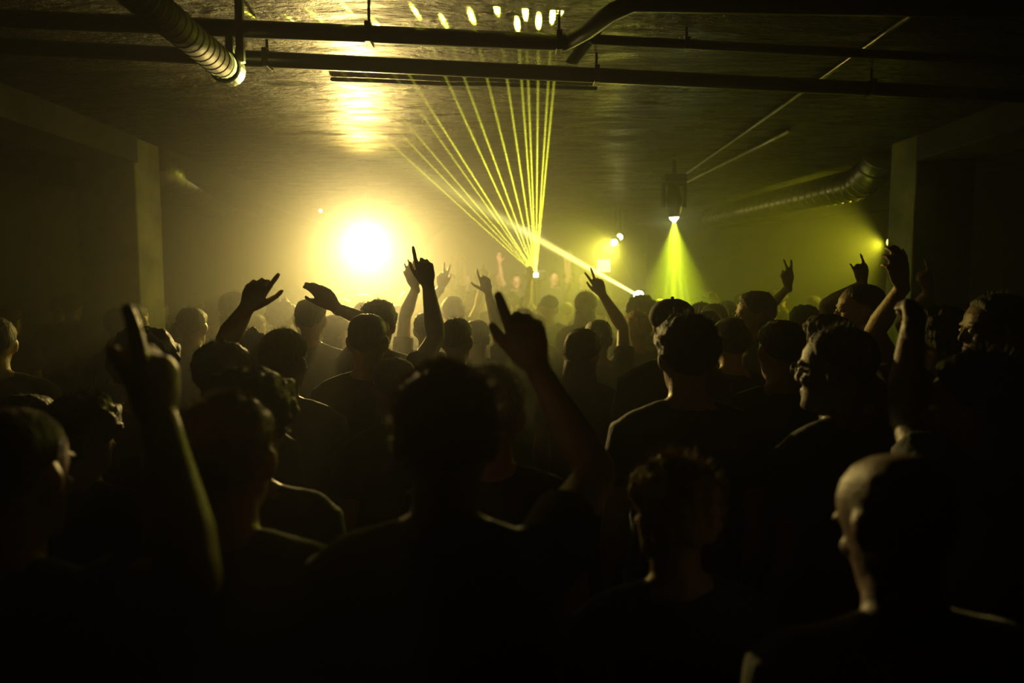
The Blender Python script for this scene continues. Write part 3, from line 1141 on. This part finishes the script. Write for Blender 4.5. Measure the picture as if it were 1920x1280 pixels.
H_(1122, 600, 4.0, hair='short', voxel=.007, shirt=0, arms={'R': arm((1130, 553, 4.1), (1113, 512, 4.1), 'peace', (.6, .3, -.5))},
   label='person raising two fingers just under the broad light beam')
# right cluster
H_(1265, 561, 2.95, hair='cap', voxel=.008, shirt=0, head=(-55, 0, 0), label='person in a cap turned to the side under the spotlight cone')
H_(1203, 554, 5.2, hair='curly', voxel=.009, shirt=0, label='curly-haired person at the foot of the broad light beam')
H_(1235, 560, 5.9, hair='bun', voxel=.009, shirt=0, label='person with a hair bun between the curly-haired one and the cap')
H_(1290, 590, 2.1, hair='medium', voxel=.008, fuzz=700, shirt=0, label='person with a broad dark head in front of the one in a cap')
H_(1328, 583, 4.0, hair='short', voxel=.009, shirt=0, label='short-haired person right behind the broad dark head, under the spotlight')
H_(1372, 597, 3.4, hair='medium', voxel=.009, shirt=0, label='person with medium hair below the long-haired profile')
H_(1420, 546, 3.9, hair='long', voxel=.007, shirt=0, yaw=R(60), head=(25, 0, 0), face=True, label='long-haired person in profile under the right wall, face edge lit')
H_(1467, 601, 2.6, hair='short', voxel=.008, shirt=0, label='round short-haired head in front of the thin raised arm on the right')
H_(1510, 572, 4.6, hair='medium', voxel=.008, shirt=0, arms={'L': arm((1478, 538, 4.5), (1474, 506, 4.5), 'peace', (-.4, .5, -.6), thick=.85)},
   label='person with a thin raised left arm before the slanted right wall')
H_(1555, 590, 2.75, hair='medium', voxel=.008, shirt=1, yaw=R(50), face=True, label='person half hidden below the tall profile, lit cheek turned to the stage')
H_(1620, 534, 3.3, hair='crop', voxel=.007, shirt=0, yaw=R(62), head=(14, 0, 0), face=True, label='tall crop-haired person in profile just left of the right column')
H_(1612, 560, 4.4, hair='short', voxel=.009, shirt=0, arms={'L': arm((1618, 532, 4.2), (1612, 505, 4.2), 'horns', (-.4, .5, -.6))},
   label='person hidden behind the tall profile with only a raised hand showing')
H_(1768, 574, 3.0, hair='curly', voxel=.007, shirt=0, hs=1.08, arms={'L': arm((1692, 537, 2.8), (1680, 486, 2.75), 'relaxed', (-.1, .5, -.6), thick=1.05)},
   label='bushy-haired person raising a thick left forearm before the right column')
H_(1790, 590, 3.9, hair='short', voxel=.009, shirt=0, arms={'L': arm((1741, 545, 3.8), (1732, 512, 3.8), 'point', (-.3, .5, -.6), thick=.85)},
   label='person behind the bushy-haired one holding up a slim pointing hand')
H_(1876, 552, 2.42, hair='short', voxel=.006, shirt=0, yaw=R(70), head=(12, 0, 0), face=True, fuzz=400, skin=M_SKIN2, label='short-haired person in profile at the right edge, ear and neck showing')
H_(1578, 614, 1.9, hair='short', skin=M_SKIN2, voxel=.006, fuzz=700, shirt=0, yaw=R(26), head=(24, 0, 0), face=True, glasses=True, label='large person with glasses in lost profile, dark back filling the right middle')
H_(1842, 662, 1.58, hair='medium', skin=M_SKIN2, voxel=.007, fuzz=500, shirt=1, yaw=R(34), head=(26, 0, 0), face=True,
   arms={'L': arm((1712, 612, 1.62), (1722, 540, 1.75), 'fist', (.25, 1, -.3))},
   label='person with a lit cheek and bent raised arm behind the bald one')
H_(-14, 596, 3.0, hair='short', voxel=.009, shirt=0, yaw=R(35), label='person cut off by the left picture edge before the dark left wall')

# --- the crowd behind: one of each kind, then copies
PROTO_ARMS = {'up': dict(R=dict(wrist=(.25, .22, 1.95), pose='point', hint=(1, .2, -.3))),
              'left_up': dict(L=dict(wrist=(-.24, .25, 1.93), pose='open', hint=(-1, .2, -.3))),
              'both': dict(R=dict(wrist=(.30, .2, 1.95), pose='open', hint=(1, .1, -.3)), L=dict(wrist=(-.28, .25, 1.92), pose='peace', hint=(-1, .1, -.3)))}
KINDS = [  # look, hair, arms, hair material, weight
    ('short-haired person, arms down', 'short', None, M_HAIR, 5),
    ('crop-haired person, arms down', 'crop', None, M_HAIR, 4),
    ('long-haired person, arms down', 'long', None, M_HAIR, 3),
    ('fair-haired person, arms down', 'medium', None, M_BLOND, 2),
    ('person with a hair bun', 'bun', None, M_HAIR, 1),
    ('curly-haired person, arms down', 'curly', None, M_HAIR, 2),
    ('person in a cap with lowered arms', 'cap', None, M_HAIR, 2),
    ('short-haired person pointing up', 'short', 'up', M_HAIR, 2),
    ('long-haired person raising an open hand', 'long', 'left_up', M_HAIR, 1),
    ('crop-haired person with both hands raised', 'crop', 'both', M_HAIR, 1.4),
]
protos = []
for look, hr, ar, hm, wgt in KINDS:
    protos.append(person((0, 0, 0), H=1.74, hair=hr, hair_mat=hm, arms=PROTO_ARMS.get(ar), voxel=.011, adapt=.008, fat=1.3, shirt=0, label=look, fuzz=250))


def copy_person(src, loc, yaw, s):
    c = src.copy()
    COL.objects.link(c)
    c.location = loc
    c.rotation_euler = (0, 0, yaw)
    c.scale = (s, s, s)
    for ch in src.children:
        k = ch.copy()
        k.parent = c
        COL.objects.link(k)
    return c


def wall_x(y):
    return 4.55 - (y - 7.0) * .44 if y > 7 else 8


STANDS = [(BEAM.x, BEAM.y), (LASER.x, LASER.y), (PN.x, PN.y)]
taken = [(o.location.x, o.location.y) for o in HERO]
rnd = random.Random(11)
cands = []
y = 2.3
while y < 11.3:
    x = -4.4 + rnd.uniform(0, .4)
    while x < 5.2:
        qx, qy = x + rnd.uniform(-.13, .13), y + rnd.uniform(-.12, .12)
        x += .56 if y < 4.4 else .42
        if qx > 4.0 and 6.4 < qy < 7.6:
            continue
        px = 960 + qx / qy * F
        if px < -40 or px > 1960 or qx > wall_x(qy) - .45:
            continue
        if qy > 4.55 and qy < 5.95 and (-3.65 < qx < -2.3 or 2.45 < qx < 3.8):
            continue
        if qy > 9.75 and -1.8 < qx < 2.05:
            continue
        if any((qx - a) ** 2 + (qy - b) ** 2 < .43 ** 2 for a, b in taken):
            continue
        if any((qx - a) ** 2 + (qy - b) ** 2 < .55 ** 2 for a, b in STANDS):
            continue
        if abs(qx - 1.46) < .5 and abs(qy - 6.15) < .6:
            continue
        if any((qx - a) ** 2 + (qy - b) ** 2 < (.40 if qy < 5 else .35) ** 2 for a, b in cands):
            continue
        cands.append((qx, qy))
    y += .54 if y < 4.4 else .42
crowd = []
first_use = set()
weights = [k[4] for k in KINDS]
for qx, qy in cands:
    i = rnd.choices(range(len(KINDS)), weights)[0]
    px = 960 + qx / qy * F
    if i >= 7 and (qy < 5.6 or not 560 < px < 990):
        i = (0, 2, 1)[i - 7]
    if px < 560 and i == 3:
        i = 0
    s = rnd.uniform(.935, 1.035) if qy > 4 else rnd.uniform(.90, .97)
    o = copy_person(protos[i], (qx, qy, 0), R(rnd.gauss(0, 24)), s)
    c = rnd.random()
    crowd.append((o, i, qx, qy))
PLACED_STAGE = []
protos_keep = protos
for k, (px, y, i, yaw) in enumerate([(845, 10.5, 9, 170), (872, 10.9, 7, 200), (905, 10.5, 3, 165), (935, 11.2, 0, 190), (968, 10.7, 9, 185), (1040, 10.6, 8, 175), (1066, 11.1, 2, 200), (1095, 10.6, 7, 160), (1118, 11.2, 1, 180)]):
    PLACED_STAGE.append((copy_person(protos_keep[i], (at(px, 540, y).x, y, RISER), R(yaw), rnd.uniform(.94, 1.0)), i, px))

for p_ in protos:
    for ch in list(p_.children):
        bpy.data.objects.remove(ch)
    bpy.data.objects.remove(p_)

# keep only those that the view, or a step to its side, shows something of
bpy.context.view_layer.update()
dg = bpy.context.evaluated_depsgraph_get()
keep = []
for o, i, qx, qy in crowd:
    fam = {o.name} | {c.name for c in o.children}
    s = o.scale.x
    seen = 0
    pts_ = [(0, 0, 1.70), (.07, 0, 1.62), (-.07, 0, 1.62), (0, 0, 1.55), (.17, 0, 1.44), (-.17, 0, 1.44), (0, 0, 1.3), (.05, 0, 1.73), (-.05, 0, 1.73)]
    if i in (7, 9):
        pts_ += [(.25, .22, 1.9), (.25, .22, 2.0)]
    if i in (8, 9):
        pts_ += [(-.25, .24, 1.9), (-.25, .24, 2.0)]
    for cx in (0, -.45, .45):
        for q in pts_:
            t = o.matrix_world @ V(q)
            org = V((cx, 0, CZ))
            hit, loc, nn, idx, ob, mw = sc.ray_cast(dg, org, (t - org).normalized())
            if hit and ob.name in fam:
                seen += 1
                break
        if seen:
            break
    if seen:
        keep.append((o, i, qx, qy))
    else:
        for ch in list(o.children):
            bpy.data.objects.remove(ch)
        bpy.data.objects.remove(o)

ZONES = [(330, 'by the left column'), (560, 'between column and blinder'), (800, 'under the white blinder'), (1100, 'under the laser fan'),
         (1340, 'around the spotlight cone'), (1660, 'before the slanted right wall'), (9999, 'by the right column')]
ORD = ['first', 'second', 'third', 'fourth', 'fifth', 'sixth', 'seventh', 'eighth', 'ninth', 'tenth', 'eleventh', 'twelfth']
sets = {}
for o, i, qx, qy in keep:
    px = 960 + qx / qy * F
    z = next(n_ for lim, n_ in ZONES if px < lim)
    band = 'nearer crowd' if qy < 4.4 else ('middle crowd' if qy < 7.4 else 'far crowd')
    sets.setdefault((KINDS[i][0], band, z), []).append((px, o))
for (look, band, z), L in sets.items():
    L.sort(key=lambda q: q[0])
    for k, (px, o) in enumerate(L):
        if len(L) == 1:
            o['label'] = f'{look}, {band} {z}'
        else:
            o['label'] = f'{look}, {ORD[k]} from left, {band} {z}'
        o['group'] = f'{band} {z}'
sset = {}
for o, i, px in PLACED_STAGE:
    sset.setdefault(KINDS[i][0], []).append((px, o))
for look, L in sset.items():
    L.sort(key=lambda q: q[0])
    for k, (px, o) in enumerate(L):
        o['label'] = look + (', ' + ORD[k] + ' from left' if len(L) > 1 else '') + ', facing us on the low stage'
        o['group'] = 'people on the low stage'
